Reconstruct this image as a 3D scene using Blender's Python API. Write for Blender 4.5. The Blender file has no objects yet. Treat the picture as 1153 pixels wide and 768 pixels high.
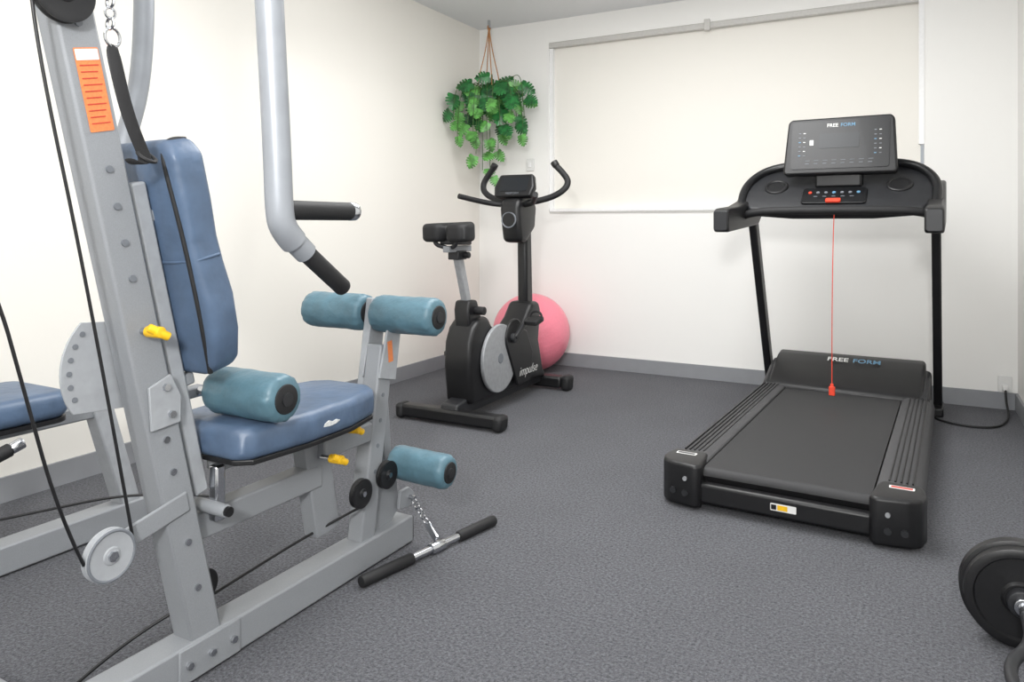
import bpy, bmesh, math, random
from mathutils import Vector, Matrix
random.seed(7)
V = Vector
scene = bpy.context.scene
COL = scene.collection

# ------------------------------------------------------------------ materials
def lin(c):
    c /= 255.0
    return c/12.92 if c <= 0.04045 else ((c+0.055)/1.055)**2.4
def rgb(t): return (lin(t[0]), lin(t[1]), lin(t[2]), 1)
MATS = {}
def M(name, col, rough=0.5, metal=0.0, bump=0.0, scale=60.0, var=0.0, coat=0.0, detail=3, dist=0.002, emit=0):
    if name in MATS: return MATS[name]
    m = bpy.data.materials.new(name); m.use_nodes = True
    nt = m.node_tree; b = nt.nodes['Principled BSDF']
    b.inputs['Base Color'].default_value = rgb(col)
    b.inputs['Roughness'].default_value = rough
    b.inputs['Metallic'].default_value = metal
    b.inputs['Coat Weight'].default_value = coat
    tc = nt.nodes.new('ShaderNodeTexCoord')
    nz = nt.nodes.new('ShaderNodeTexNoise'); nz.inputs['Scale'].default_value = scale; nz.inputs['Detail'].default_value = detail
    nt.links.new(tc.outputs['Object'], nz.inputs['Vector'])
    if var > 0:
        mx = nt.nodes.new('ShaderNodeMix'); mx.data_type = 'RGBA'
        d = tuple(max(0, c*(1-var)) for c in col); l = tuple(min(255, c*(1+var)) for c in col)
        mx.inputs[6].default_value = rgb(d); mx.inputs[7].default_value = rgb(l)
        rp = nt.nodes.new('ShaderNodeMapRange'); rp.inputs[1].default_value = 0.3; rp.inputs[2].default_value = 0.7
        nt.links.new(nz.outputs['Fac'], rp.inputs[0]); nt.links.new(rp.outputs[0], mx.inputs[0])
        nt.links.new(mx.outputs[2], b.inputs['Base Color'])
    if bump > 0:
        bp = nt.nodes.new('ShaderNodeBump'); bp.inputs['Strength'].default_value = bump; bp.inputs['Distance'].default_value = dist
        nt.links.new(nz.outputs['Fac'], bp.inputs['Height']); nt.links.new(bp.outputs['Normal'], b.inputs['Normal'])
    MATS[name] = m
    return m

m_wall = M('wall_paint', (241,240,237), 0.75, bump=0.05, scale=180)
m_wall_l = M('wall_paint_cream', (237,234,227), 0.75, bump=0.05, scale=180)
m_ceil = M('ceiling_paint', (230,232,234), 0.9, bump=0.03, scale=150)
m_base = M('baseboard_paint', (140,142,146), 0.45, var=0.02, scale=8)
m_blind = M('blind_fabric', (237,234,227), 0.85, bump=0.08, scale=500)
m_trim = M('white_aluminium', (240,240,240), 0.35, var=0.01)
m_rail = M('blind_rail', (196,194,190), 0.4, var=0.02)
m_frame = M('powder_coat_grey', (138,141,145), 0.5, metal=0.0, bump=0.04, scale=500, var=0.03)
m_frame2 = M('plate_light_grey', (156,159,163), 0.5, metal=0.0, var=0.03, scale=30)
m_silver = M('silver_tube', (150,154,160), 0.38, metal=0.25, var=0.02, scale=20)
m_chrome = M('chrome', (200,202,206), 0.18, metal=1.0, var=0.01)
m_vinyl = M('slate_blue_vinyl', (78,96,120), 0.42, bump=0.4, scale=14, var=0.07, dist=0.012)
m_teal = M('teal_roller_vinyl', (82,113,126), 0.42, bump=0.5, scale=20, var=0.06, dist=0.012)
m_rubber = M('black_rubber', (24,24,26), 0.65, bump=0.15, scale=300, var=0.1)
m_black = M('black_plastic', (20,20,22), 0.42, bump=0.05, scale=500, var=0.08)
m_black2 = M('dark_grey_plastic', (33,34,37), 0.45, bump=0.1, scale=400, var=0.1)
m_gloss = M('gloss_black', (12,13,16), 0.35, coat=0.05, var=0.05)
m_screen = M('console_screen', (20,24,29), 0.35, coat=0.05, var=0.03)
m_belt = M('treadmill_belt', (40,40,42), 0.6, bump=0.35, scale=500, var=0.12)
m_rail_t = M('foot_rail_plastic', (66,66,68), 0.6, bump=0.2, scale=300, var=0.1)
m_yellow = M('yellow_knob', (236,186,30), 0.35, var=0.03)
m_orange = M('orange_label', (222,130,76), 0.5, var=0.05, scale=200)
m_white = M('white_print', (225,225,223), 0.5, var=0.01)
m_worn = M('worn_foam_patch', (196,198,198), 0.8, var=0.08, bump=0.3, scale=80)
m_grey_print = M('grey_print', (110,114,120), 0.5, var=0.01)
m_cyan = M('cyan_print', (96,140,170), 0.5, var=0.01)
m_red = M('red_cord', (222,66,40), 0.5, var=0.05)
m_redlabel = M('red_label', (190,60,45), 0.5, var=0.05)
m_pink = M('pink_vinyl_ball', (244,138,156), 0.35, bump=0.05, scale=100, var=0.02)
m_leaf = M('monstera_leaf', (30,92,44), 0.35, bump=0.2, scale=25, var=0.35)
m_leaf2 = M('monstera_leaf_light', (86,146,70), 0.4, bump=0.2, scale=25, var=0.25)
m_stem = M('plant_stem', (60,92,40), 0.6, var=0.2)
m_rope = M('jute_rope', (176,126,84), 0.9, bump=0.4, scale=300, var=0.2)
m_pot = M('planter_basket', (90,66,44), 0.85, bump=0.5, scale=120, var=0.25)
m_disc = M('flywheel_silver', (156,158,161), 0.4, metal=0.2, var=0.04, scale=40)

def carpet():
    m=bpy.data.materials.new('carpet_grey'); m.use_nodes=True; nt=m.node_tree; b=nt.nodes['Principled BSDF']
    b.inputs['Roughness'].default_value=0.95; b.inputs['Sheen Weight'].default_value=0.05
    tc=nt.nodes.new('ShaderNodeTexCoord')
    vo=nt.nodes.new('ShaderNodeTexVoronoi'); vo.inputs['Scale'].default_value=170
    n1=nt.nodes.new('ShaderNodeTexNoise'); n1.inputs['Scale'].default_value=110; n1.inputs['Detail'].default_value=8; n1.inputs['Roughness'].default_value=0.8
    n2=nt.nodes.new('ShaderNodeTexNoise'); n2.inputs['Scale'].default_value=3; n2.inputs['Detail'].default_value=4
    for n in (vo,n1,n2): nt.links.new(tc.outputs['Object'],n.inputs['Vector'])
    cr=nt.nodes.new('ShaderNodeValToRGB'); e=cr.color_ramp.elements
    e[0].position=0.37; e[0].color=rgb((42,43,47)); e[1].position=0.63; e[1].color=rgb((108,109,115))
    nt.links.new(n1.outputs['Fac'],cr.inputs['Fac'])
    mx=nt.nodes.new('ShaderNodeMix'); mx.data_type='RGBA'; mx.blend_type='MULTIPLY'; mx.inputs[0].default_value=1
    r2=nt.nodes.new('ShaderNodeMapRange'); r2.inputs[1].default_value=0.3; r2.inputs[2].default_value=0.7; r2.inputs[3].default_value=0.90; r2.inputs[4].default_value=1.0
    nt.links.new(n2.outputs['Fac'],r2.inputs[0]); nt.links.new(cr.outputs[0],mx.inputs[6]); nt.links.new(r2.outputs[0],mx.inputs[7])
    nt.links.new(mx.outputs[2],b.inputs['Base Color'])
    bp=nt.nodes.new('ShaderNodeBump'); bp.inputs['Strength'].default_value=0.6; bp.inputs['Distance'].default_value=0.005
    nt.links.new(vo.outputs['Distance'],bp.inputs['Height']); nt.links.new(bp.outputs['Normal'],b.inputs['Normal'])
    return m
m_carpet=carpet()

# ------------------------------------------------------------------ helpers
def empty(name, loc=(0,0,0), rotz=0.0):
    e = bpy.data.objects.new(name, None); e.empty_display_size = 0.1
    e.location = loc; e.rotation_euler = (0,0,rotz); COL.objects.link(e)
    return e
def attach(o, parent, local=False):
    if parent is not None:
        o.parent = parent
        if not local and not parent.get('local'):
            o.matrix_parent_inverse = Matrix.Translation(parent.location).inverted()
def mesh(name, vs, fs, mat, parent=None, bevel=0.0, seg=2, smooth=True, ang=35, subsurf=0):
    me = bpy.data.meshes.new(name); me.from_pydata([tuple(v) for v in vs], [], fs); me.update()
    bm = bmesh.new(); bm.from_mesh(me); bmesh.ops.recalc_face_normals(bm, faces=bm.faces); bm.to_mesh(me); bm.free()
    me.materials.append(mat)
    if smooth:
        for p in me.polygons: p.use_smooth = True
        if not subsurf and seg < 4: me.set_sharp_from_angle(angle=math.radians(ang))
    o = bpy.data.objects.new(name, me); COL.objects.link(o)
    if bevel > 0:
        b = o.modifiers.new('bevel','BEVEL'); b.width = bevel; b.segments = seg; b.limit_method = 'ANGLE'; b.angle_limit = math.radians(30)
    if subsurf:
        s = o.modifiers.new('sub','SUBSURF'); s.levels = subsurf; s.render_levels = subsurf
    attach(o, parent)
    return o
def box(name, lo, hi, mat, parent=None, bevel=0.0, seg=2):
    x0,y0,z0 = lo; x1,y1,z1 = hi
    vs = [(x0,y0,z0),(x1,y0,z0),(x1,y1,z0),(x0,y1,z0),(x0,y0,z1),(x1,y0,z1),(x1,y1,z1),(x0,y1,z1)]
    fs = [(0,3,2,1),(4,5,6,7),(0,1,5,4),(1,2,6,5),(2,3,7,6),(3,0,4,7)]
    return mesh(name, vs, fs, mat, parent, bevel, seg, smooth=bevel>0)
def beam(name, p1, p2, w, d, mat, parent=None, side=(1,0,0), bevel=0.006):
    p1=V(p1); p2=V(p2); a=(p2-p1).normalized(); s=V(side); s=(s-a*s.dot(a)).normalized(); n=a.cross(s)
    vs=[]
    for p in (p1,p2):
        for i,j in ((-1,-1),(1,-1),(1,1),(-1,1)):
            vs.append(p+s*(i*w/2)+n*(j*d/2))
    fs=[(0,3,2,1),(4,5,6,7),(0,1,5,4),(1,2,6,5),(2,3,7,6),(3,0,4,7)]
    return mesh(name, vs, fs, mat, parent, bevel, 2)
def lathe(name, p1, p2, prof, mat, parent=None, n=32):
    p1=V(p1); p2=V(p2); a=(p2-p1).normalized()
    s=a.orthogonal().normalized(); q=a.cross(s)
    vs=[]; fs=[]
    for (t,r) in prof:
        for k in range(n):
            th=2*math.pi*k/n
            vs.append(p1+a*t+(s*math.cos(th)+q*math.sin(th))*max(r,1e-5))
    for i in range(len(prof)-1):
        for k in range(n):
            fs.append((i*n+k, i*n+(k+1)%n, (i+1)*n+(k+1)%n, (i+1)*n+k))
    fs.append(tuple(range(n))); fs.append(tuple((len(prof)-1)*n+k for k in range(n)))
    return mesh(name, vs, fs, mat, parent)
def cyl(name, p1, p2, r, mat, parent=None, n=28, ch=0.0, r2=None):
    L=(V(p2)-V(p1)).length; r2 = r if r2 is None else r2
    if ch>0: prof=[(0,r-ch),(ch*0.3,r-ch*0.3),(ch,r),(L-ch,r2),(L-ch*0.3,r2-ch*0.3),(L,r2-ch)]
    else: prof=[(0,r),(L,r2)]
    return lathe(name,p1,p2,prof,mat,parent,n)
def prism(name, pts, origin, ax, ay, t, mat, parent=None, bevel=0.0, seg=2, ang=35):
    ax=V(ax).normalized(); ay=V(ay); ay=(ay-ax*ay.dot(ax)).normalized(); n=ax.cross(ay); o=V(origin)
    k=len(pts); vs=[o+ax*x+ay*y-n*t/2 for x,y in pts]+[o+ax*x+ay*y+n*t/2 for x,y in pts]
    fs=[tuple(range(k)), tuple(range(2*k-1,k-1,-1))]+[(i,(i+1)%k,k+(i+1)%k,k+i) for i in range(k)]
    return mesh(name, vs, fs, mat, parent, bevel, seg, ang=ang)
def tube(name, pts, r, mat, parent=None, smooth=True, res=6, cyclic=False):
    cu=bpy.data.curves.new(name,'CURVE'); cu.dimensions='3D'; cu.bevel_depth=r; cu.bevel_resolution=res; cu.use_fill_caps=True
    if smooth:
        sp=cu.splines.new('NURBS'); sp.points.add(len(pts)-1)
        for i,p in enumerate(pts): sp.points[i].co=(*p,1)
        sp.order_u=3; sp.use_endpoint_u=True; sp.resolution_u=8
    else:
        sp=cu.splines.new('POLY'); sp.points.add(len(pts)-1)
        for i,p in enumerate(pts): sp.points[i].co=(*p,1)
    sp.use_cyclic_u=cyclic
    cu.materials.append(mat)
    o=bpy.data.objects.new(name,cu); COL.objects.link(o); attach(o,parent); return o
def torus(name, c, axis, R, r, mat, parent=None, n=32, k=10, sy=1.0):
    c=V(c); a=V(axis).normalized(); s=a.orthogonal().normalized(); q=a.cross(s); vs=[]; fs=[]
    for i in range(n):
        th=2*math.pi*i/n; d=s*math.cos(th)+q*math.sin(th)*sy
        for j in range(k):
            ph=2*math.pi*j/k; vs.append(c+d*(R+r*math.cos(ph))+a*(r*math.sin(ph)))
    for i in range(n):
        for j in range(k):
            fs.append((i*k+j,((i+1)%n)*k+j,((i+1)%n)*k+(j+1)%k,i*k+(j+1)%k))
    return mesh(name,vs,fs,mat,parent)
def circ(cx,cy,r,n=32,a0=0,a1=360,ry=None):
    ry = r if ry is None else ry
    full = abs(a1-a0)>=360
    m = n if full else n+1
    return [(cx+r*math.cos(math.radians(a0+(a1-a0)*i/n)), cy+ry*math.sin(math.radians(a0+(a1-a0)*i/n))) for i in range(m)]
def rrect(x0,y0,x1,y1,r,n=5):
    p=[]
    for cx,cy,a in ((x1-r,y1-r,0),(x0+r,y1-r,90),(x0+r,y0+r,180),(x1-r,y0+r,270)):
        for i in range(n+1):
            t=math.radians(a+90*i/n); p.append((cx+r*math.cos(t),cy+r*math.sin(t)))
    return p
def text(name, s, size, origin, ax, ay, mat, parent=None, shear=0.0, off=0.0):
    cu=bpy.data.curves.new(name,'FONT'); cu.body=s; cu.size=size; cu.extrude=0.0004; cu.align_x='CENTER'; cu.align_y='CENTER'; cu.shear=shear; cu.offset=off
    cu.materials.append(mat)
    o=bpy.data.objects.new(name,cu); COL.objects.link(o)
    ax=V(ax).normalized(); ay=V(ay); ay=(ay-ax*ay.dot(ax)).normalized(); n=ax.cross(ay)
    R=Matrix((ax,ay,n)).transposed().to_4x4()
    o.matrix_basis = Matrix.Translation(V(origin)) @ R
    attach(o,parent); return o

# ------------------------------------------------------------------ room
XL,XR,YB,YF,ZC = -3.17,0.55,5.27,-1.6,2.72
box('floor',(XL-0.1,YF-0.1,-0.1),(XR+0.1,YB+0.2,0),m_carpet)
box('ceiling',(XL-0.1,YF-0.1,ZC),(XR+0.1,YB+0.2,ZC+0.1),m_ceil)
box('wall_left',(XL-0.1,YF-0.1,0),(XL,YB+0.2,ZC),m_wall_l)
box('wall_right',(XR,YF-0.1,0),(XR+0.1,YB+0.2,ZC),m_wall)
box('wall_front',(XL,YF-0.1,0),(XR,YF,ZC),m_wall)
wx0,wx1,wz0,wz1 = -2.53,0.066,1.205,2.54
def boxes(name, L, mat, parent=None):
    vs=[];fs=[]
    for lo,hi in L:
        b=len(vs); x0,y0,z0=lo; x1,y1,z1=hi
        vs+=[(x0,y0,z0),(x1,y0,z0),(x1,y1,z0),(x0,y1,z0),(x0,y0,z1),(x1,y0,z1),(x1,y1,z1),(x0,y1,z1)]
        fs+=[tuple(b+i for i in f) for f in [(0,3,2,1),(4,5,6,7),(0,1,5,4),(1,2,6,5),(2,3,7,6),(3,0,4,7)]]
    return mesh(name,vs,fs,mat,parent,smooth=False)
boxes('wall_back',[((XL,YB,0),(wx0,YB+0.2,ZC)),((wx1,YB,0),(XR,YB+0.2,ZC)),((wx0,YB,0),(wx1,YB+0.2,wz0)),((wx0,YB,wz1),(wx1,YB+0.2,ZC))],m_wall)
boxes('baseboard_back',[((XL+0.015,YB-0.014,0),(XR-0.015,YB,0.1))],m_base)
boxes('baseboard_left',[((XL,YF,0),(XL+0.014,YB,0.1))],m_base)
boxes('baseboard_right',[((XR-0.014,YF,0),(XR,YB,0.1))],m_base)
win = empty('window_1',((wx0+wx1)/2,YB+0.05,wz0))
box('roller_blind',(wx0+0.03,YB+0.045,wz0+0.0),(wx1-0.02,YB+0.05,wz1),m_blind,win)
boxes('window_frame',[((wx0,YB+0.015,wz0),(wx0+0.03,YB+0.08,wz1)),((wx1-0.03,YB-0.006,wz0+0.4),(wx1,YB+0.08,wz1))],m_trim,win)
box('blind_head_rail',(wx0,YB-0.004,wz1-0.045),(wx1,YB+0.04,wz1),m_rail,win,0.006)
box('blind_bottom_bar',(wx0+0.01,YB-0.01,wz0-0.005),(wx1-0.01,YB+0.044,wz0+0.022),m_trim,win,0.005)
box('blind_bottom_gasket',(wx0+0.01,YB-0.006,wz0-0.016),(wx1-0.01,YB+0.0,wz0-0.005),m_rail,win)
box('rail_bracket',(-1.3,YB-0.02,wz1-0.06),(-1.26,YB+0.01,wz1+0.02),m_rail,win,0.004)

# ------------------------------------------------------------------ treadmill (local frame: u right, v forward, z up)
T = empty('treadmill',(-0.418,2.90,0),math.radians(-2.5)); T['local']=1
VE=-0.08; OU=-0.013
for sgn,nm in ((-1,'left'),(1,'right')):
    pts=[(0.30,0.06),(0.445,0.05),(0.452,0.10),(0.44,0.145),(0.42,0.166),(0.33,0.170),(0.30,0.16)]
    pts=[(sgn*a,b) for a,b in pts]
    prism('side_rail_'+nm,pts,(0,0.88,0),(1,0,0),(0,0,1),1.70,m_rail_t,T,0.006)
    for k in range(5):
        u=sgn*(0.340+k*0.019)
        box('rail_groove_%s_%d'%(nm,k),(u-0.003,0.12,0.166),(u+0.003,1.66,0.1735),m_black,T,0.001)
    out=[(0.29,0.0),(0.31,-0.02),(0.42,0.0),(0.452,0.03),(0.463,0.08),(0.455,0.15),(0.445,0.18),(0.315,0.18),(0.30,0.10)]
    out=[(sgn*a,b+VE) for a,b in out]
    prism('rear_end_cap_'+nm,out,(0,0,0.093),(1,0,0),(0,1,0),0.165,m_black,T,0.020,4)
    cyl('cap_bolt_'+nm,(sgn*0.35,VE-0.021,0.065),(sgn*0.35,VE+0.02,0.065),0.012,m_black2,T)
    cyl('cap_bolt2_'+nm,(sgn*0.40,VE-0.012,0.065),(sgn*0.40,VE+0.02,0.065),0.012,m_black2,T)
    cyl('cap_bolt3_'+nm,(sgn*0.35,VE-0.021,0.12),(sgn*0.35,VE+0.02,0.12),0.008,m_disc,T)
    cyl('rear_foot_'+nm,(sgn*0.38,0.06,0),(sgn*0.38,0.06,0.03),0.03,m_rubber,T)
    cyl('front_foot_'+nm,(sgn*0.39,1.98,0),(sgn*0.39,1.98,0.06),0.035,m_rubber,T)
    prism('rail_label_'+nm,rrect(-0.04,-0.014,0.04,0.014,0.003),(sgn*0.385,0.04,0.1765),(1,0,0),(0,1,0),0.001,m_white,T)
    prism('rail_label_print_'+nm,rrect(-0.034,-0.008,0.034,0.008,0.002),(sgn*0.385,0.04,0.1772),(1,0,0),(0,1,0),0.001,m_redlabel if sgn>0 else m_rail_t,T)
    su = sgn*0.472+OU
    beam('upright_'+nm,(su,2.13,0.02),(su,1.62,1.13),0.045,0.075,m_black,T,bevel=0.008)
    box('upright_foot_'+nm,(su-0.03,1.98,0.0),(su+0.03,2.20,0.05),m_black,T,0.01)
    prof=[(0.93,1.075),(0.95,1.06),(1.2,1.075),(1.62,1.10),(1.72,1.16),(1.76,1.30),(1.70,1.34),(1.55,1.30),(1.40,1.235),(1.2,1.20),(0.97,1.185),(0.93,1.17)]
    prism('handle_arm_'+nm,prof,(sgn*0.478+OU,0,0),(0,1,0),(0,0,1),0.08,m_black,T,0.016,3)
    prism('arm_end_'+nm,rrect(-0.033,-0.05,0.033,0.05,0.012),(sgn*0.478+OU,0.928,1.12),(1,0,0),(0,0,1),0.006,m_black2,T,0.002)
bp=[(VE+0.045,0.12)]+[(VE+0.07+0.03*math.cos(math.radians(a)),0.125+0.03*math.sin(math.radians(a))) for a in range(180,89,-15)]+[(1.72,0.155),(1.72,0.10),(VE+0.07,0.095)]
prism('running_belt',bp,(0,0,0),(0,1,0),(0,0,1),0.59,m_belt,T)
box('rear_crossbar',(-0.30,VE,0.03),(0.30,VE+0.05,0.105),m_black,T,0.012,3)
box('under_deck',(-0.31,0.04,0.045),(0.31,1.72,0.095),m_black,T)
prism('rear_label',rrect(-0.045,-0.013,0.045,0.013,0.003),(0.01,VE-0.001,0.07),(1,0,0),(0,0,1),0.002,m_white,T)
prism('rear_label_print',rrect(-0.02,-0.009,0.015,0.009,0.002),(0.01,VE-0.0025,0.07),(1,0,0),(0,0,1),0.001,m_yellow,T)
prism('rear_label_mark',rrect(-0.042,-0.009,-0.024,0.009,0.002),(0.01,VE-0.0025,0.07),(1,0,0),(0,0,1),0.001,m_black,T)
hp=[(1.60,0.10),(1.60,0.165),(1.63,0.19),(1.80,0.27),(1.90,0.305),(1.98,0.315),(2.08,0.29),(2.14,0.22),(2.16,0.06),(2.14,0.03),(1.7,0.03)]
prism('motor_hood',hp,(0,0,0),(0,1,0),(0,0,1),0.80,m_black,T,0.025,4)
hp2=[(1.60,0.05),(1.60,0.168),(1.63,0.185),(1.80,0.245),(1.92,0.27),(2.05,0.24),(2.10,0.05)]
prism('hood_shoulders',hp2,(0,0,0),(0,1,0),(0,0,1),0.86,m_black2,T,0.02,3)
sd=V((0,0.27,0.115)).normalized()
text('hood_logo_a','FREE',0.056,(-0.050,1.852,0.302),(1,0,0),sd,m_white,T,off=0.0008)
text('hood_logo_b','FORM',0.056,(0.105,1.852,0.302),(1,0,0),sd,m_cyan,T,off=0.0006)
to=V((OU,1.34,1.165)); sl=V((0,0.30,0.235)).normalized(); nn=V((1,0,0)).cross(sl)
tray=[(-0.43,0.0),(-0.2,-0.03),(0.2,-0.03),(0.43,0.0),(0.495,0.10),(0.485,0.2),(0.41,0.33),(0.30,0.385),(-0.30,0.385),(-0.41,0.33),(-0.485,0.2),(-0.495,0.10)]
prism('console_tray',tray,to,(1,0,0),sl,0.06,m_black2,T,0.02,4)
def onT(u,w,h=0.03): 
    return to+V((u,0,0))+sl*w+nn*h
tube('tray_rim',[onT(-0.475,0.02,0.02),onT(-0.49,0.14,0.03),onT(-0.46,0.27,0.035),onT(-0.37,0.37,0.04),onT(-0.2,0.40,0.045),onT(0.2,0.40,0.045),onT(0.37,0.37,0.04),onT(0.46,0.27,0.035),onT(0.49,0.14,0.03),onT(0.475,0.02,0.02)],0.024,m_gloss,T)
for sgn in (-1,1):
    torus('cup_holder_ring_%d'%(sgn+1),onT(sgn*0.31,0.2,0.03),nn,0.055,0.010,m_black,T)
    cyl('cup_holder_well_%d'%(sgn+1),onT(sgn*0.31,0.2,0.0),onT(sgn*0.31,0.2,0.034),0.05,m_gloss,T)
prism('control_panel',rrect(-0.16,0.03,0.16,0.17,0.02),onT(0,0,0.036),(1,0,0),sl,0.012,m_gloss,T,0.003)
for k in range(7):
    prism('control_button_%d'%k,circ(-0.12+k*0.04,0.12,0.009,16),onT(0,0,0.044),(1,0,0),sl,0.004,m_grey_print if k%3 else m_red if k==0 else m_cyan,T)
for k in range(5):
    prism('control_dash_%d'%k,rrect(-0.1+k*0.045,0.085,-0.08+k*0.045,0.090,0.002),onT(0,0,0.043),(1,0,0),sl,0.002,m_grey_print,T)
prism('safety_key',rrect(-0.035,0.03,0.04,0.06,0.008),onT(0,0,0.046),(1,0,0),sl,0.014,m_red,T,0.003)
tube('front_handlebar',[(-0.46,1.30,1.15),(-0.41,1.27,1.17),(-0.2,1.25,1.175),(0.19,1.25,1.175),(0.39,1.27,1.17),(0.44,1.30,1.15)],0.022,m_rubber,T)
sc=V((0.005,1.49,1.53)); sdir=V((0,0.24,0.97)).normalized(); sn=V((1,0,0)).cross(sdir)
so=[(-0.285,-0.15),(-0.27,-0.165),(0.27,-0.165),(0.285,-0.15),(0.268,0.14),(0.25,0.16),(-0.25,0.16),(-0.268,0.14)]
prism('console_screen_housing',so,sc,(1,0,0),sdir,0.05,m_black,T,0.012,3)
def onS(h=0.027): return sc+sn*h
prism('screen_glass',rrect(-0.245,-0.135,0.245,0.14,0.015),onS(),(1,0,0),sdir,0.003,m_gloss,T)
prism('screen_display',rrect(-0.10,-0.02,0.10,0.065,0.006),onS(0.029),(1,0,0),sdir,0.002,m_screen,T)
text('screen_logo_a','FREE',0.028,onS(0.0292)+sdir*0.11+V((-0.035,0,0)),(1,0,0),sdir,m_white,T,off=0.0003)
text('screen_logo_b','FORM',0.028,onS(0.0292)+sdir*0.11+V((0.042,0,0)),(1,0,0),sdir,m_cyan,T,off=0.0002)
for k in range(6):
    for sgn in (-1,1):
        prism('screen_key_%d_%d'%(k,sgn+1),rrect(sgn*0.19-0.018,-0.06+k*0.026,sgn*0.19-0.006,-0.055+k*0.026,0.002),onS(0.029),(1,0,0),sdir,0.002,m_grey_print if k%3 else m_cyan,T)
        prism('screen_key2_%d_%d'%(k,sgn+1),rrect(sgn*0.19+0.006,-0.06+k*0.026,sgn*0.19+0.018,-0.056+k*0.026,0.0015),onS(0.029),(1,0,0),sdir,0.002,m_white if k%2 else m_grey_print,T)
for k in range(8):
    prism('screen_tick_%d'%k,rrect(-0.17+k*0.045,-0.108,-0.15+k*0.045,-0.104,0.0015),onS(0.029),(1,0,0),sdir,0.002,m_grey_print,T)
    prism('screen_tick_b_%d'%k,rrect(-0.17+k*0.045,-0.09,-0.145+k*0.045,-0.087,0.0012),onS(0.029),(1,0,0),sdir,0.002,m_grey_print,T)
prism('screen_sticker',rrect(-0.15,0.0,-0.13,0.03,0.003),onS(0.029),(1,0,0),sdir,0.002,m_white,T)
box('screen_neck',(-0.12,1.46,1.30),(0.12,1.54,1.45),m_black,T,0.015)
tube('safety_cord',[(0.0,1.34,1.20),(0.0,1.30,1.15),(-0.002,1.275,0.9),(-0.005,1.27,0.6),(-0.005,1.27,0.25)],0.0022,m_red,T)
prism('safety_clip',rrect(-0.015,-0.026,0.015,0.022,0.005),(-0.005,1.27,0.236),(1,0,0),(0,0,1),0.014,m_red,T,0.003)
prism('safety_clip_jaw',rrect(-0.008,0.018,0.008,0.036,0.004),(-0.005,1.27,0.236),(1,0,0),(0,0,1),0.010,m_red,T,0.002)

PC=empty('power_cable',(0.4,4.9,0))
tube('cable_run',[(0.10,5.03,0.008),(0.10,4.85,0.008),(0.14,4.74,0.008),(0.27,4.68,0.008),(0.40,4.72,0.008),(0.47,4.92,0.01),(0.49,5.14,0.02),(0.485,5.19,0.06),(0.485,5.225,0.13)],0.006,m_rubber,PC)
po=empty('power_outlet',(0.485,5.26,0.15))
prism('outlet_plate',rrect(-0.035,-0.05,0.035,0.05,0.006),(0.485,5.262,0.15),(1,0,0),(0,0,1),0.012,m_white,po,0.003)
box('plug',(0.47,5.215,0.115),(0.50,5.257,0.145),m_white,po,0.005)
th=empty('wall_switch',(-2.72,5.265,1.52))
prism('switch_plate',rrect(-0.035,-0.05,0.035,0.05,0.008),(-2.69,5.262,1.58),(1,0,0),(0,0,1),0.014,m_white,th,0.003)
prism('switch_rocker',rrect(-0.012,-0.02,0.012,0.02,0.003),(-2.69,5.252,1.58),(1,0,0),(0,0,1),0.008,m_trim,th,0.002)

# ------------------------------------------------------------------ exercise ball
bm=bmesh.new(); bmesh.ops.create_uvsphere(bm,u_segments=96,v_segments=96,radius=0.29)
for v in bm.verts:
    v.co *= 1+0.002*math.sin(v.co.z*170)
me=bpy.data.meshes.new('exercise_ball'); bm.to_mesh(me); bm.free(); me.materials.append(m_pink)
for p in me.polygons: p.use_smooth=True
ball=bpy.data.objects.new('exercise_ball',me); ball.location=(-2.525,4.955,0.29); ball.rotation_euler=(0.5,0.3,0); COL.objects.link(ball)

# ------------------------------------------------------------------ exercise bike
B=empty('exercise_bike',(-2.24,3.95,0)); bx=-2.24
YZ=((0,1,0),(0,0,1))
body=[(3.50,0.09),(3.47,0.30),(3.48,0.44),(3.52,0.52),(3.58,0.565),(3.68,0.565),(3.75,0.49),(3.86,0.44),(3.98,0.44),(4.08,0.46),(4.16,0.51),(4.24,0.60),(4.34,0.60),(4.37,0.54),(4.34,0.35),(4.40,0.16),(4.46,0.09)]
prism('shroud',body,(bx,0,0),*YZ,0.18,m_black,B,0.03,4)
prism('lower_frame',[(3.38,0.04),(3.40,0.11),(3.52,0.13),(4.45,0.12),(4.52,0.05)],(bx,0,0),*YZ,0.11,m_black2,B,0.01)
beam('rear_stabilizer',(bx-0.31,3.41,0.05),(bx+0.31,3.41,0.05),0.085,0.07,m_black,B,side=(0,1,0),bevel=0.015)
beam('front_stabilizer',(bx-0.24,4.47,0.055),(bx+0.20,4.47,0.055),0.09,0.075,m_black,B,side=(0,1,0),bevel=0.015)
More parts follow.
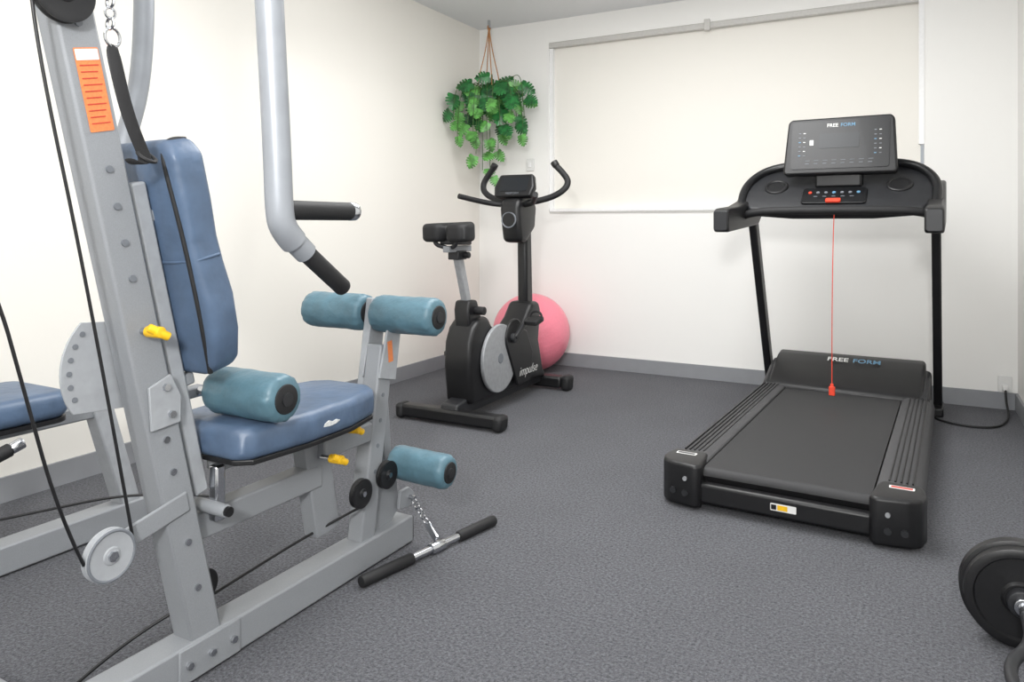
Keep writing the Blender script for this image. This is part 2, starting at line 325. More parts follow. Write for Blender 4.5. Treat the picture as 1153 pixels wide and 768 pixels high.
for s in (-1,1):
    beam('stab_cap_r%d'%(s+1),(bx+s*0.29,3.41,0.048),(bx+s*0.345,3.41,0.044),0.098,0.084,m_rubber,B,side=(0,1,0),bevel=0.02)
    beam('stab_cap_f%d'%(s+1),(bx+s*0.20,4.47,0.055),(bx+s*0.26,4.47,0.052),0.10,0.10,m_rubber,B,side=(0,1,0),bevel=0.02)
    prism('flywheel_disc_%d'%(s+1),circ(3.775,0.315,0.200,56),(bx+s*0.104,0,0),*YZ,0.022,m_disc,B,0.005)
    prism('flywheel_rim_groove_%d'%(s+1),circ(3.775,0.315,0.030,24),(bx+s*0.112,0,0),*YZ,0.01,m_grey_print,B,0.002)
    prism('crank_cover_%d'%(s+1),[(3.97,0.12)]+circ(3.935,0.42,0.110,20,215,20)+[(4.09,0.44),(4.17,0.30),(4.14,0.12)],(bx+s*0.116,0,0),*YZ,0.022,m_black,B,0.006)
    cyl('crank_hub_%d'%(s+1),(bx+s*0.10,3.90,0.42),(bx+s*0.15,3.90,0.42),0.03,m_black2,B,ch=0.005)
ca=math.radians(-35)
for s in (-1,1):
    dy=s*0.16*math.cos(ca); dz=s*0.16*math.sin(ca)*-1
    beam('crank_arm_%d'%(s+1),(bx+s*0.145,3.90,0.42),(bx+s*0.155,3.90+dy,0.42+dz),0.02,0.032,m_black2,B,bevel=0.005)
    c=V((bx+s*0.205,3.90+dy,0.42+dz))
    prism('pedal_%d'%(s+1),rrect(-0.045,-0.055,0.045,0.055,0.015),c,(1,0,0),(0,1,0.2),0.03,m_rubber,B,0.006)
    tube('pedal_strap_%d'%(s+1),[c+V((-0.045,0.02,0)),c+V((-0.04,0.03,0.055)),c+V((0.04,0.03,0.055)),c+V((0.045,0.02,0))],0.007,m_rubber,B)
text('bike_logo','impulse',0.080,(bx+0.13,4.10,0.195),(0,1,0),(0,0,1),m_white,B,shear=0.4,off=-0.0010)
prism('seat_post_collar',[(3.53,0.50),(3.52,0.62),(3.535,0.67),(3.62,0.67),(3.66,0.58),(3.70,0.52)],(bx,0,0),*YZ,0.10,m_black,B,0.015,3)
cyl('post_lock_knob',(bx+0.04,3.60,0.61),(bx+0.11,3.60,0.61),0.024,m_rubber,B,ch=0.005)
beam('seat_post',(bx,3.60,0.60),(bx,3.475,0.965),0.04,0.05,m_disc,B,bevel=0.006)
beam('saddle_slider',(bx,3.37,0.965),(bx,3.60,0.965),0.045,0.035,m_frame,B,bevel=0.005)
beam('saddle_bracket',(bx,3.44,0.93),(bx,3.53,0.93),0.07,0.05,m_black2,B,bevel=0.005)
cyl('slider_knob',(bx+0.02,3.50,0.93),(bx+0.07,3.50,0.93),0.018,m_rubber,B,ch=0.004)
sad=[(-0.145,-0.02),(-0.15,-0.10),(-0.12,-0.14),(-0.03,-0.14),(0,-0.07),(0.03,-0.14),(0.12,-0.14),(0.15,-0.10),(0.145,-0.02),(0.09,0.05),(0.05,0.12),(0.03,0.17),(-0.03,0.17),(-0.05,0.12),(-0.09,0.05)]
prism('saddle',sad,(bx,3.46,1.06),(1,0,0),(0,1,0.05),0.10,m_rubber,B,0.038,5)
beam('saddle_underframe',(bx,3.38,1.005),(bx,3.56,1.0),0.1,0.03,m_black2,B,bevel=0.008)
for s in (-1,1):
    tube('saddle_spring_%d'%(s+1),[(bx+s*0.07,3.37,1.01),(bx+s*0.07,3.36,0.985),(bx+s*0.02,3.40,0.975)],0.012,m_black2,B)
prism('mast',[(4.26,0.56),(4.36,0.56),(4.335,1.15),(4.27,1.22),(4.25,1.15)],(bx,0,0),*YZ,0.07,m_black,B,0.02,3)
prism('head_housing',[(4.12,0.99),(4.10,1.08),(4.08,1.20),(4.10,1.26),(4.28,1.30),(4.35,1.22),(4.33,1.08),(4.20,0.98)],(bx,0,0),*YZ,0.14,m_black,B,0.03,4)
hc=V((bx,4.083,1.13)); torus('fan_ring',hc,(0,-1,0.1),0.048,0.005,m_grey_print,B)
cyl('fan_grille',hc+V((0,0.02,0)),hc+V((0,-0.004,0)),0.044,m_gloss,B)
mn=V((0,0.42,0.9)).normalized(); mc=V((bx,4.17,1.335))
prism('monitor',[(-0.13,-0.07),(0.13,-0.07),(0.145,0.0),(0.12,0.09),(-0.12,0.09),(-0.145,0.0)],mc,(1,0,0),mn,0.05,m_black,B,0.014,3)
mo=V((1,0,0)).cross(mn)
prism('monitor_screen',rrect(-0.10,-0.035,0.10,0.065,0.01),mc+mo*0.026,(1,0,0),mn,0.003,m_screen,B)
text('monitor_logo','FREEFORM',0.020,mc+mo*0.029+mn*(-0.052),(1,0,0),mn,m_grey_print,B)
for s in (-1,1):
    tube('handlebar_%d'%(s+1),[(bx,4.2,1.22),(bx+s*0.12,4.16,1.23),(bx+s*0.2,4.05,1.25),(bx+s*0.27,3.92,1.28)],0.017,m_rubber,B)
    tube('bull_horn_%d'%(s+1),[(bx+s*0.06,4.22,1.24),(bx+s*0.18,4.25,1.26),(bx+s*0.29,4.27,1.31),(bx+s*0.32,4.30,1.37),(bx+s*0.28,4.30,1.43),(bx+s*0.23,4.29,1.48)],0.020,m_rubber,B)
    cyl('horn_tip_%d'%(s+1),(bx+s*0.235,4.29,1.475),(bx+s*0.215,4.288,1.505),0.024,m_black,B,ch=0.004)

# ------------------------------------------------------------------ hanging plant
P=empty('hanging_monstera_plant',(-2.93,5.03,2.05)); px_,py_=-2.95,5.05
cyl('ceiling_hook',(px_,py_,2.72),(px_,py_,2.66),0.012,m_chrome,P)
for k in range(4):
    a=math.radians(45+90*k)
    tube('rope_%d'%k,[(px_,py_,2.67),(px_+0.02*math.cos(a),py_+0.02*math.sin(a),2.5),(px_+0.10*math.cos(a),py_+0.10*math.sin(a),2.20),(px_+0.09*math.cos(a),py_+0.09*math.sin(a),2.08)],0.004,m_rope,P)
torus('rope_knot',(px_,py_,2.66),(1,0,0),0.018,0.005,m_rope,P)
lathe('pot',(px_,py_,1.98),(px_,py_,2.14),[(0,0.06),(0.01,0.075),(0.08,0.09),(0.15,0.10),(0.16,0.10)],m_pot,P)
def leaf_geo(c, d, nrm, L, vs, fs):
    """monstera leaf: heart-shaped blade, edge slits reaching half way to the midrib"""
    n=nrm.normalized(); d=(d-n*d.dot(n)).normalized(); s=d.cross(n)
    W=L*0.54
    def add(x,y):
        z = -0.20*abs(y) - 0.16*(x/L)**2*L
        vs.append(c+d*x+s*y+n*z); return len(vs)-1
    wid=[0.80,1.0,0.98,0.80,0.52]
    N=5; S=5.5
    for sg in (-1,1):
        for i in range(N):
            m0=L*(i/S); m1=L*((i+1)/S)
            w=W*wid[i]; back=-0.16*L if i==0 else 0; fw=L*0.07; g=L*0.028
            a=add(m0,0); b=add(m1,0)
            i0=add(m0+fw*0.5+ (back*0.6 if i==0 else 0),sg*w*0.48); i1=add(m1+fw*0.5,sg*w*0.48)
            p1=add(m0+fw+back+g,sg*w*0.86); p2=add((m0+m1)/2+fw+back*0.4,sg*w*1.0); p3=add(m1+fw-g,sg*w*0.90)
            f1=(a,i0,i1,b); f2=(i0,p1,p2,p3,i1)
            if sg<0: f1=f1[::-1]; f2=f2[::-1]
            fs.append(f1); fs.append(f2)
    a=add(L*5/S,-W*0.36); b=add(L*1.1,0); e=add(L*5/S,W*0.36); f=add(L*4.6/S,0)
    fs.append((f,a,b,e))
rl=random.Random(23)
def clamp(v):
    v.x=max(v.x,XL+0.012+0.002*rl.random()); v.y=min(v.y,YB-0.012)
vines=[]
for i in range(18):
    a=2*math.pi*(i+rl.random()*0.6)/18*1.0; r=rl.uniform(0.10,0.27)
    x=-2.86+r*math.cos(a)*0.95; y=4.94+r*math.sin(a)*1.0
    x=max(x,-3.10); y=min(y,5.2)
    vines.append((x,y,rl.uniform(1.72,2.08)))
vines += [(-2.92,4.90,1.52),(-2.87,4.93,1.50),(-2.82,4.97,1.62),(-3.06,4.76,1.74),(-3.06,4.70,1.90),(-2.62,5.0,1.76),(-2.63,5.04,1.92),(-2.93,4.82,1.64)]
data={'dark':([],[]),'light':([],[])}
toward=V((2.6,-4.6,-0.6)).normalized()     # leaves turn towards the open room
for i,(x,y,z) in enumerate(vines):
    p0=V((px_,py_,2.14)); p3=V((x,y,z)); p1=V((px_+(x-px_)*0.6,py_+(y-py_)*0.6,2.24)); p2=V((x,y,max(z+0.22,2.06)))
    tube('vine_%d'%i,[p0,p1,p2,p3],0.0028,m_stem,P,res=2)
    n=3 if z>1.75 else 5
    for k in range(n):
        t=0.42+0.58*(k+rl.uniform(-.25,.25))/(n-1); t=min(max(t,0.35),1)
        q=p0*(1-t)**3+p1*3*t*(1-t)**2+p2*3*t*t*(1-t)+p3*t**3
        q=q+V((rl.uniform(-.04,.04),rl.uniform(-.04,.04),rl.uniform(-.03,.03)))
        out=V((q.x-px_,q.y-py_,0))
        if out.length<0.05: out=V((0.5,-0.8,0))
        out.normalize()
        d=out*0.5+V((rl.uniform(-.7,.7),rl.uniform(-.4,.4),-0.7+0.7*(q.z>2.1)))
        nr=toward*1.0+V((rl.uniform(-.6,.6),rl.uniform(-.6,.6),rl.uniform(0,.9)))
        tag='light' if (z<1.8 and k>=n-3) or rl.random()<0.22 else 'dark'
        L=rl.uniform(0.10,0.14) if tag=='dark' else rl.uniform(0.075,0.105)
        vs,fs=data[tag]; st=len(vs)
        leaf_geo(q,d,nr,L,vs,fs)
        for w_ in range(st,len(vs)): clamp(vs[w_])
for tag,mt in (('dark',m_leaf),('light',m_leaf2)):
    mesh('leaves_'+tag,data[tag][0],data[tag][1],mt,P,smooth=False)

# ------------------------------------------------------------------ multi-station gym
G=empty('multi_station_gym',(-1.56,1.3,0)); gx=-1.56
def cY(z): return 1.235-0.2245*(z-0.1)
cd=V((0,-0.2245,1)).normalized()
cn=V((0,1,0.2245)).normalized()
def onC(x,z,f=0.0): return V((x,cY(z),z))+cn*f
beam('base_beam',(gx,0.75,0.05),(gx,2.08,0.05),0.085,0.09,m_frame,G)
beam('beam_cap',(gx,2.078,0.05),(gx,2.088,0.05),0.078,0.083,m_black,G)
beam('main_column',onC(gx,0.07),onC(gx,2.35),0.07,0.085,m_frame,G)
beam('column_foot_bracket',(gx+0.044,1.15,0.05),(gx+0.044,1.33,0.05),0.006,0.085,m_frame,G)
for k,(yy) in enumerate((1.175,1.24,1.305)):
    cyl('foot_bolt_%d'%k,(gx+0.045,yy,0.05),(gx+0.056,yy,0.05),0.009,m_chrome,G,n=6)
for k,z in enumerate((0.22,0.34,0.52,0.60,0.98,1.06,1.14,1.22,1.52)):
    p=onC(gx+0.035,z,0.0); cyl('column_bolt_%d'%k,p,p+V((0.005,0,0)),0.008,m_chrome if k<4 else m_grey_print,G,n=12)
prism('warning_label',rrect(-0.027,-0.088,0.027,0.088,0.003),onC(gx+0.0362,1.385,0.004),cn,cd,0.001,m_orange,G)
prism('warning_label_header',rrect(-0.025,0.062,0.025,0.085,0.002),onC(gx+0.0370,1.385,0.004),cn,cd,0.001,m_white,G)
for k in range(10):
    prism('label_line_%d'%k,rrect(-0.021,0.050-k*0.0135,0.021-0.004*(k%3),0.0525-k*0.0135,0.001),onC(gx+0.0370,1.385,0.004),cn,cd,0.001,m_redlabel,G)
beam('backrest_tube',onC(gx,0.42,0.075),onC(gx,1.18,0.072),0.04,0.04,m_frame2,G)
beam('backrest_link',onC(gx,0.70,0.03),onC(gx,0.70,0.12),0.03,0.03,m_frame,G)
beam('backrest_link_2',onC(gx,1.1,0.03),onC(gx,1.1,0.12),0.03,0.03,m_frame,G)
qc=(cY(0.79)+0.0,0.775)
quad=[(qc[0]+0.02,qc[1]-0.10)]+circ(qc[0],qc[1],0.155,16,215,135)+[(qc[0]+0.02,qc[1]+0.10)]
prism('quadrant_plate',quad,(gx-0.045,0,0),*YZ,0.006,m_frame2,G,0.001)
for k in range(6):
    a=math.radians(142+k*12.5); p=V((gx-0.0415,qc[0]+0.137*math.cos(a),qc[1]+0.137*math.sin(a)))
    cyl('quadrant_hole_%d'%k,p,p+V((0.002,0,0)),0.006,m_grey_print,G,n=14)
prism('side_bracket',[(-0.045,-0.05),(0.03,-0.06),(0.045,0.0),(0.03,0.06),(-0.03,0.05)],onC(gx+0.04,0.685,0.01),cn,cd,0.008,m_frame2,G,0.002)
for k,(a,b) in enumerate(((0.01,0.035),(0.01,-0.03))):
    p=onC(gx+0.044,0.685+b,0.01+a); cyl('bracket_bolt_%d'%k,p,p+V((0.008,0,0)),0.009,m_chrome,G,n=6)
def tknob(tag,p,ax):
    p=V(p); ax=V(ax).normalized()
    cyl('knob_shaft_'+tag,p-ax*0.03,p,0.008,m_chrome,G)
    cyl('knob_'+tag,p,p+ax*0.045,0.013,m_yellow,G,ch=0.003)
    q=V((0.3,0.8,-0.5)).normalized(); c=p+ax*0.035
    cyl('knob_wing_'+tag,c-q*0.026,c+q*0.026,0.010,m_yellow,G,ch=0.004)
tknob('column',onC(gx+0.05,0.86,0.0),(1,0.1,0))
z0=0.715; H=(1.265-z0)/cd.z
bo=[(0.085,0),(0.118,0.025),(0.138,0.10),(0.142,0.19),(0.128,0.27),(0.122,0.33),(0.126,0.42),(0.124,H-0.035),(0.095,H)]
bo=bo+[(-x,y) for x,y in reversed(bo)]
prism('backrest_cushion',bo,onC(gx,z0,0.140),(1,0,0),cd,0.085,m_vinyl,G,0.026,5)
def zp(x,h,f): return onC(gx+x,z0,f)+cd*h
tube('backrest_seam',[zp(-0.118,0.285,0.099),zp(0,0.280,0.0975),zp(0.118,0.285,0.099),zp(0.127,0.287,0.125),zp(0.127,0.287,0.165)],0.0035,m_vinyl,G)
tube('backrest_zip',[zp(0.095,0.01,0.105),zp(0.105,0.08,0.0985),zp(0.108,0.18,0.0975),zp(0.105,0.28,0.0975),zp(0.098,0.4,0.0975),zp(0.085,0.52,0.0975),zp(0.080,H-0.01,0.110),zp(0.078,H+0.002,0.14),zp(0.078,H-0.004,0.17)],0.006,m_rubber,G)
tube('backrest_zip_left',[zp(-0.095,0.01,0.105),zp(-0.105,0.08,0.0985),zp(-0.108,0.18,0.0975),zp(-0.105,0.28,0.0975),zp(-0.098,0.4,0.0975),zp(-0.085,0.52,0.0975),zp(-0.080,H-0.01,0.110)],0.006,m_rubber,G)
seat=[(-0.15,1.27),(-0.11,1.24),(0.11,1.24),(0.15,1.27),(0.17,1.45),(0.165,1.62),(0.13,1.76),(0.08,1.80),(-0.08,1.80),(-0.13,1.76),(-0.165,1.62),(-0.17,1.45)]
prism('seat_pad',seat,(gx+0.005,0,0.565),(1,0,0),(0,1,0.0),0.085,m_vinyl,G,0.03,5)
w1=[(1.495,0.557),(1.52,0.554),(1.545,0.556),(1.56,0.562),(1.545,0.568),(1.53,0.565),(1.515,0.571),(1.50,0.565)]
prism('seat_worn_patch',w1,(gx+0.1735,0,0),(0,1,0),(0,0,1),0.003,m_worn,G,0.001)
seatb=[(x*0.97,1.525+(y-1.525)*0.97) for x,y in seat]
prism('seat_board',seatb,(gx+0.005,0,0.520),(1,0,0),(0,1,0),0.014,m_black,G,0.003)
beam('seat_rail',(gx,1.28,0.495),(gx,1.75,0.495),0.05,0.04,m_frame,G)
beam('seat_beam',(gx-0.03,1.20,0.345),(gx-0.03,1.68,0.345),0.06,0.07,m_frame,G)
prism('seat_leg',[(1.60,0.48),(1.70,0.48),(1.76,0.17),(1.70,0.16),(1.66,0.16)],(gx-0.03,0,0),*YZ,0.055,m_frame,G,0.005)
beam('seat_link',(gx,1.66,0.43),(gx,1.90,0.43),0.05,0.06,m_frame,G)
beam('seat_rear_post',(gx+0.03,1.27,0.5),(gx+0.03,1.27,0.36),0.03,0.03,m_chrome,G)
cyl('seat_pin',(gx-0.02,1.25,0.40),(gx+0.09,1.25,0.40),0.016,m_frame,G,ch=0.004)
cyl('seat_pin_tip',(gx+0.09,1.25,0.40),(gx+0.10,1.25,0.40),0.012,m_black,G)
tknob('seat_a',(gx+0.06,1.645,0.415),(1,0.1,0)); tknob('seat_b',(gx+0.07,1.70,0.49),(1,0.3,0))
def roller(tag,p1,p2,r,seed=1):
    """fabric-covered foam roller with gathered ends and soft wrinkles"""
    p1=V(p1);p2=V(p2);L=(p2-p1).length;a=(p2-p1).normalized(); R_=random.Random(seed)
    s=a.orthogonal().normalized(); q=a.cross(s); n=64; ts=[0,0.003,0.010,0.022]+[0.022+(L-0.044)*i/22 for i in range(1,22)]+[L-0.022,L-0.010,L-0.003,L]
    rs=[0.66,0.86,0.96,1.0]+[1.0]*21+[1.0,0.96,0.86,0.66]
    ph=[R_.uniform(0,6.28) for _ in range(8)]
    vs=[];fs=[]
    for t,rr in zip(ts,rs):
        for k in range(n):
            th=2*math.pi*k/n; e=math.exp(-min(t,L-t)/0.03)
            w=0.010*math.sin(3*th+18*t/L*1.1+ph[0])*math.sin(9*t/L+ph[1])+0.006*math.sin(7*th+ph[2]-11*t/L)+0.022*e*math.sin(11*th+ph[3])+0.014*e*math.sin(17*th+ph[4])+0.006*math.sin(22*t/L+2*th+ph[5])
            rad=r*(rr+w*(0.4 if rr<0.9 else 1))
            vs.append(p1+a*t+(s*math.cos(th)+q*math.sin(th))*rad)
    m=len(ts)
    for i in range(m-1):
        for k in range(n): fs.append((i*n+k,i*n+(k+1)%n,(i+1)*n+(k+1)%n,(i+1)*n+k))
    fs.append(tuple(range(n))); fs.append(tuple((m-1)*n+k for k in range(n)))
    mesh('roller_'+tag,vs,fs,m_teal,G,ang=60)
    cyl('roller_foam_'+tag,p2-a*0.01,p2+a*0.004,r*0.62,m_rubber,G,ch=0.003)
    cyl('roller_core_'+tag,p2,p2+a*0.008,r*0.28,m_black2,G)
    cyl('roller_foam_in_'+tag,p1+a*0.01,p1-a*0.004,r*0.62,m_rubber,G,ch=0.003)
roller('top_right',(gx-0.035,1.98,0.80),(gx+0.215,1.98,0.80),0.062,1)
roller('top_left',(gx-0.075,1.98,0.80),(gx-0.335,1.98,0.80),0.062,2)
cyl('roller_bar_top',(gx-0.34,1.98,0.80),(gx+0.22,1.98,0.80),0.014,m_chrome,G)
roller('bottom',(gx+0.0,2.03,0.29),(gx+0.225,2.03,0.285),0.056,3)
cyl('roller_bar_bottom',(gx-0.10,2.03,0.29),(gx+0.22,2.03,0.285),0.014,m_chrome,G)
roller('thigh',(gx-0.04,1.33,0.67),(gx+0.205,1.33,0.67),0.06,4)
cyl('roller_bar_thigh',(gx-0.10,1.30,0.665),(gx+0.21,1.33,0.67),0.012,m_chrome,G)
beam('thigh_roller_mount',(gx-0.09,1.12,0.66),(gx-0.09,1.32,0.665),0.03,0.03,m_frame,G)
beam('front_upright',(gx+0.0,1.85,0.07),(gx+0.0,1.955,0.70),0.06,0.07,m_frame,G)
prism('front_upright_plate',[(1.90,0.60),(1.985,0.58),(2.02,0.78),(1.99,0.80),(1.95,0.78)],(gx+0.035,0,0),*YZ,0.008,m_frame2,G,0.002)
prism('front_upright_plate_2',[(1.90,0.60),(1.985,0.58),(2.02,0.80),(1.99,0.82),(1.95,0.80)],(gx-0.035,0,0),*YZ,0.008,m_frame2,G,0.002)
beam('developer_arm',(gx-0.055,1.985,0.85),(gx-0.055,1.93,0.52),0.03,0.045,m_frame2,G)
beam('developer_arm_low',(gx-0.045,1.99,0.66),(gx-0.045,2.03,0.27),0.04,0.045,m_frame,G)
prism('developer_stop',[(1.93,0.30),(2.03,0.25),(2.05,0.13),(2.0,0.09),(1.86,0.09)],(gx,0,0),*YZ,0.01,m_frame,G,0.002)
prism('upright_label',rrect(-0.012,-0.035,0.012,0.035,0.002),(gx+0.0395,1.955,0.68),(0,1,0.1),(0,-0.1,1),0.001,m_orange,G)
for k,z in enumerate((0.30,0.38,0.46,0.54)):
    yy=1.85+(z-0.07)*0.167
    cyl('upright_hole_%d'%k,(gx+0.029,yy,z),(gx+0.0315,yy,z),0.007,m_grey_print,G,n=14)
def pulley(tag,c,r,mat,w=0.022,hub=m_chrome):
    c=V(c); a=V((1,0,0))
    lathe('pulley_'+tag,c-a*w/2,c+a*w/2,[(0,r*0.86),(0.001,r*0.9),(w*0.08,r),(w*0.25,r),(w*0.5,r*0.85),(w*0.75,r),(w*0.92,r),(w-0.001,r*0.9),(w*0.9,r*0.82),(w*0.9,r*0.35),(w,r*0.3)],mat,G,40)
    cyl('pulley_hub_'+tag,c-a*(w/2+0.006),c+a*(w/2+0.006),r*0.2,hub,G,n=6)
pulley('low_side',(gx+0.055,0.972,0.395),0.056,m_frame2)
torus('pulley_low_rim',(gx+0.063,0.972,0.395),(1,0,0),0.052,0.004,m_grey_print,G,40,8)
beam('pulley_arm',(gx+0.037,0.972,0.395),(gx+0.037,1.18,0.44),0.008,0.05,m_frame,G)
pulley('top',(gx+0.055,0.875,1.57),0.062,m_black)
pulley('base',(gx-0.05,1.29,0.17),0.042,m_black)
pulley('front_a',(gx+0.045,1.80,0.26),0.045,m_black)
pulley('front_b',(gx+0.045,1.93,0.28),0.045,m_black)
beam('pulley_bracket_front',(gx+0.02,1.80,0.26),(gx+0.02,1.93,0.28),0.008,0.04,m_frame,G)
tube('cable_a',[(gx+0.055,0.81,1.60),(gx+0.055,0.812,1.5),(gx+0.055,0.93,0.95),(gx+0.055,1.026,0.41)],0.0035,m_black,G)
tube('cable_b',[(gx+0.055,0.62,1.3),(gx+0.055,0.745,1.0),(gx+0.055,0.80,0.78),(gx+0.055,0.865,0.52),(gx+0.055,0.917,0.395)],0.0035,m_black,G)
tube('cable_c',[(-2.40,0.95,0.25),(-2.31,1.16,0.25),(-2.15,1.55,0.25),(-1.9,1.7,0.2)],0.004,m_black,G)
tube('cable_d',[(gx-0.05,1.30,0.13),(gx-0.06,1.5,0.14),(gx-0.03,1.65,0.17),(gx+0.04,1.80,0.215)],0.004,m_black,G)
tube('cable_e',[(gx-0.05,1.27,0.14),(gx-0.14,1.15,0.09),(gx-0.12,0.95,0.03)],0.004,m_black,G)
for s in (-1,1):
    ax_=gx+s*0.43 if s>0 else gx-0.40
    oy=0.0 if s>0 else 0.20
    ly=0.0 if s>0 else 0.13
    tube('press_arm_%d'%(s+1),[(ax_,1.03+oy+ly,2.05),(ax_,1.06+oy+ly,1.6),(ax_,1.085+oy,1.25),(ax_,1.09+oy,1.13),(ax_,1.10+oy,1.09),(ax_,1.13+oy,1.065)],0.028,m_silver,G,res=10)
    cyl('press_grip_%d'%(s+1),(ax_,1.10+oy,1.13),(ax_,1.30+oy,1.13),0.0205,m_rubber,G)
    cyl('press_grip_cap_%d'%(s+1),(ax_,1.30+oy,1.13),(ax_,1.322+oy,1.13),0.021,m_chrome,G,ch=0.004)
    cyl('press_grip_end_%d'%(s+1),(ax_,1.322+oy,1.13),(ax_,1.324+oy,1.13),0.012,m_black,G)
    cyl('press_stub_%d'%(s+1),(ax_,1.10+oy,1.09),(ax_,1.165+oy,1.04),0.024,m_silver,G)
    cyl('press_grip_low_%d'%(s+1),(ax_,1.155+oy,1.048),(ax_,1.285+oy,0.955),0.0195,m_rubber,G,ch=0.006)
beam('press_crossbar',(gx-0.42,1.36,2.06),(gx+0.45,1.02,2.06),0.07,0.07,m_frame,G,side=(0,1,0))
beam('press_pivot',(gx,0.80,2.08),(gx,1.18,2.06),0.08,0.08,m_frame,G)
for k in range(5):
    torus('chain_link_%d'%k,(gx+0.115,0.935,1.60-k*0.022),(1,0,0) if k%2 else (0,1,0),0.011,0.003,m_chrome,G,16,6)
beam('strap_hanger',(gx+0.03,0.90,1.63),(gx+0.115,0.935,1.63),0.012,0.012,m_chrome,G)
torus('strap_ring',(gx+0.115,0.94,1.485),(1,0.2,0),0.019,0.003,m_chrome,G)
def ribbon(name,pts,w,mat,side=(0.9,0.45,0)):
    side=V(side).normalized(); pts=[V(p) for p in pts]; vs=[];fs=[]
    for p in pts: vs+= [p-side*w/2,p+side*w/2]
    for i in range(len(pts)-1): fs.append((2*i,2*i+1,2*i+3,2*i+2))
    o=mesh(name,vs,fs,mat,G); so=o.modifiers.new('s','SOLIDIFY'); so.thickness=0.004
    o.modifiers.new('sub','SUBSURF').levels=1
    return o
ribbon('ankle_strap',[(gx+0.115,0.935,1.475),(gx+0.12,0.945,1.42),(gx+0.12,0.965,1.34),(gx+0.12,0.995,1.27),(gx+0.12,1.015,1.235),(gx+0.12,0.995,1.222),(gx+0.12,0.97,1.24)],0.030,m_rubber,(0.3,1,0.1))
ribbon('ankle_strap_back',[(gx+0.115,0.95,1.475),(gx+0.10,0.972,1.40),(gx+0.10,1.005,1.31),(gx+0.11,1.022,1.25),(gx+0.12,1.015,1.228)],0.010,m_rubber,(1,0.3,0.1))
torus('strap_buckle',(gx+0.125,1.01,1.245),(0.7,0.2,1),0.02,0.004,m_rubber,G)
# second station
sx=-2.53
beam('rear_base_beam',(sx,0.7,0.05),(sx,1.76,0.05),0.085,0.09,m_frame,G)
beam('cross_beam',(sx,0.86,0.05),(gx,0.86,0.05),0.08,0.085,m_frame,G,side=(0,1,0))
beam('rear_short_post',(sx,1.70,0.08),(sx,1.58,0.50),0.07,0.07,m_frame2,G)
beam('rear_seat_frame',(sx,1.62,0.45),(sx,1.0,0.45),0.05,0.05,m_frame,G)
beam('rear_seat_post',(sx,1.15,0.08),(sx,1.15,0.45),0.06,0.06,m_frame,G)
rs=rrect(-0.17,-0.2,0.17,0.2,0.06)
prism('rear_seat_pad',rs,(sx+0.02,1.20,0.535),(1,0,0),(0,1,0),0.085,m_vinyl,G,0.03,5)
prism('rear_seat_board',rrect(-0.165,-0.195,0.165,0.195,0.055),(sx+0.02,1.20,0.487),(1,0,0),(0,1,0),0.014,m_black,G)
cyl('rear_grip',(-2.20,0.98,0.43),(-2.17,1.12,0.485),0.019,m_rubber,G,ch=0.004)
cyl('rear_grip_tip',(-2.17,1.12,0.485),(-2.165,1.15,0.497),0.016,m_chrome,G,ch=0.003)
tube('rear_grip_arm',[(-2.20,0.98,0.43),(-2.25,0.88,0.40),(-2.35,0.86,0.3),(-2.4,0.86,0.08)],0.014,m_silver,G)
prism('low_cable_hook',[(2.02,0.13),(2.09,0.12),(2.11,0.16),(2.08,0.19),(2.03,0.19)],(gx+0.02,0,0),*YZ,0.012,m_frame,G,0.003)
cyl('low_cable_hook_pin',(gx+0.0,2.08,0.155),(gx+0.05,2.08,0.155),0.008,m_chrome,G)

# pull bar lying on floor
PB=empty('cable_pull_bar',(-1.38,2.0,0))
a=V((-1.465,1.74,0.019)); b=V((-1.345,2.34,0.019)); dd=(b-a).normalized()
cyl('bar_core',a+dd*0.02,b-dd*0.02,0.0125,m_chrome,PB)
cyl('bar_grip_near',a,a+dd*0.21,0.0185,m_rubber,PB,ch=0.006)
cyl('bar_grip_far',b-dd*0.19,b,0.0185,m_rubber,PB,ch=0.006)
mid=a+dd*0.32
cyl('bar_swivel_sleeve',mid-dd*0.03,mid+dd*0.03,0.019,m_chrome,PB,ch=0.003)
p_e=V((gx+0.04,2.08,0.150)); p_s=mid+V((0,0,0.024))
p_m=p_s+(p_e-p_s)*0.40
beam('low_cable_clip',p_s,p_m,0.010,0.026,m_chrome,G,side=(0,1,0))
for k in range(5):
    p=p_m+(p_e-p_m)*(k+0.5)/5
    torus('low_cable_chain_%d'%k,p,(1,0,0.4) if k%2 else (0,1,0.3),0.011,0.003,m_chrome,G,16,6)
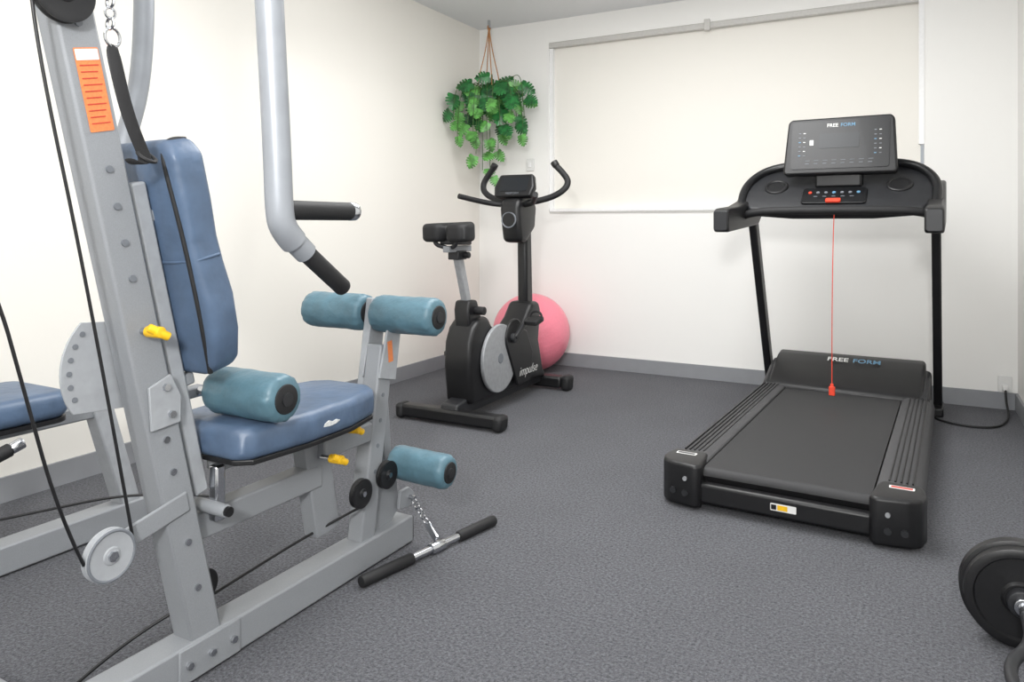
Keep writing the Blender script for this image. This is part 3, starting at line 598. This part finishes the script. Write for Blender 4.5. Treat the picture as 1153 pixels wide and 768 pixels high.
# ------------------------------------------------------------------ weights bar bottom right
W=empty('barbell',(0.25,2.2,0))
ax_=V((0.02,-1,0)).normalized(); c0=V((0.245,2.36,0.135))
def plate(tag,off,r,w,mat=m_black):
    p=c0+ax_*off
    lathe('plate_'+tag,p,p+ax_*w,[(0,r*0.93),(w*0.1,r),(w*0.9,r),(w,r*0.93),(w,r*0.84),(w*0.8,r*0.80),(w*0.8,r*0.35),(w,r*0.30),(w,r*0.12)],mat,W,56)
plate('large',0,0.135,0.035); plate('medium',0.038,0.127,0.035)
cyl('sleeve',c0-ax_*0.10,c0+ax_*0.16,0.014,m_chrome,W)
cyl('collar',c0+ax_*0.073,c0+ax_*0.105,0.034,m_black2,W,ch=0.004)
cyl('collar_ring',c0+ax_*0.105,c0+ax_*0.12,0.022,m_chrome,W,ch=0.003)
e0=c0+ax_*0.12
tube('curl_bar',[e0,e0+ax_*0.05,e0+ax_*0.12+V((0.0,0,-0.03)),e0+ax_*0.2+V((-0.06,0,-0.05)),e0+ax_*0.32+V((-0.05,0,-0.06)),e0+ax_*0.45+V((0.02,0,-0.06)),e0+ax_*0.7+V((-0.02,0,-0.06)),e0+ax_*0.86],0.014,m_black2,W)
p2=c0+ax_*0.97
lathe('plate_near',p2,p2+ax_*0.035,[(0,0.125),(0.003,0.135),(0.032,0.135),(0.035,0.125)],m_black,W,56)

# ------------------------------------------------------------------ lights
def area(name,loc,rot,size,power,col=(1,1,1),sy=None):
    l=bpy.data.lights.new(name,'AREA'); l.energy=power; l.size=size; l.color=col
    if sy: l.shape='RECTANGLE'; l.size_y=sy
    o=bpy.data.objects.new(name,l); o.location=loc; o.rotation_euler=rot; COL.objects.link(o); return o
area('ceiling_panel_light',(-1.2,3.0,2.70),(0,0,0),1.4,80,(1,1,0.995),2.0)
area('ceiling_panel_light_rear',(-1.3,0.2,2.70),(0,0,0),1.6,30,(1,1,0.995),2.0)
area('flash_light',(0.1,-1.1,1.9),(math.radians(82),0,math.radians(18)),0.35,80,(1,0.998,0.99))
w=bpy.data.worlds.new('world'); scene.world=w; w.use_nodes=True
w.node_tree.nodes['Background'].inputs[0].default_value=(0.9,0.95,1,1); w.node_tree.nodes['Background'].inputs[1].default_value=0.5

# ------------------------------------------------------------------ camera
cam=bpy.data.cameras.new('camera'); co=bpy.data.objects.new('camera',cam); COL.objects.link(co)
co.location=(0,0,1.1); co.rotation_euler=(math.radians(90),0,math.radians(28.5))
cam.sensor_width=36; cam.lens=830/1153*36; cam.shift_y=-(384-253)/1153
cam.clip_start=0.05
scene.camera=co
scene.view_settings.view_transform='Standard'
scene.view_settings.look='None'
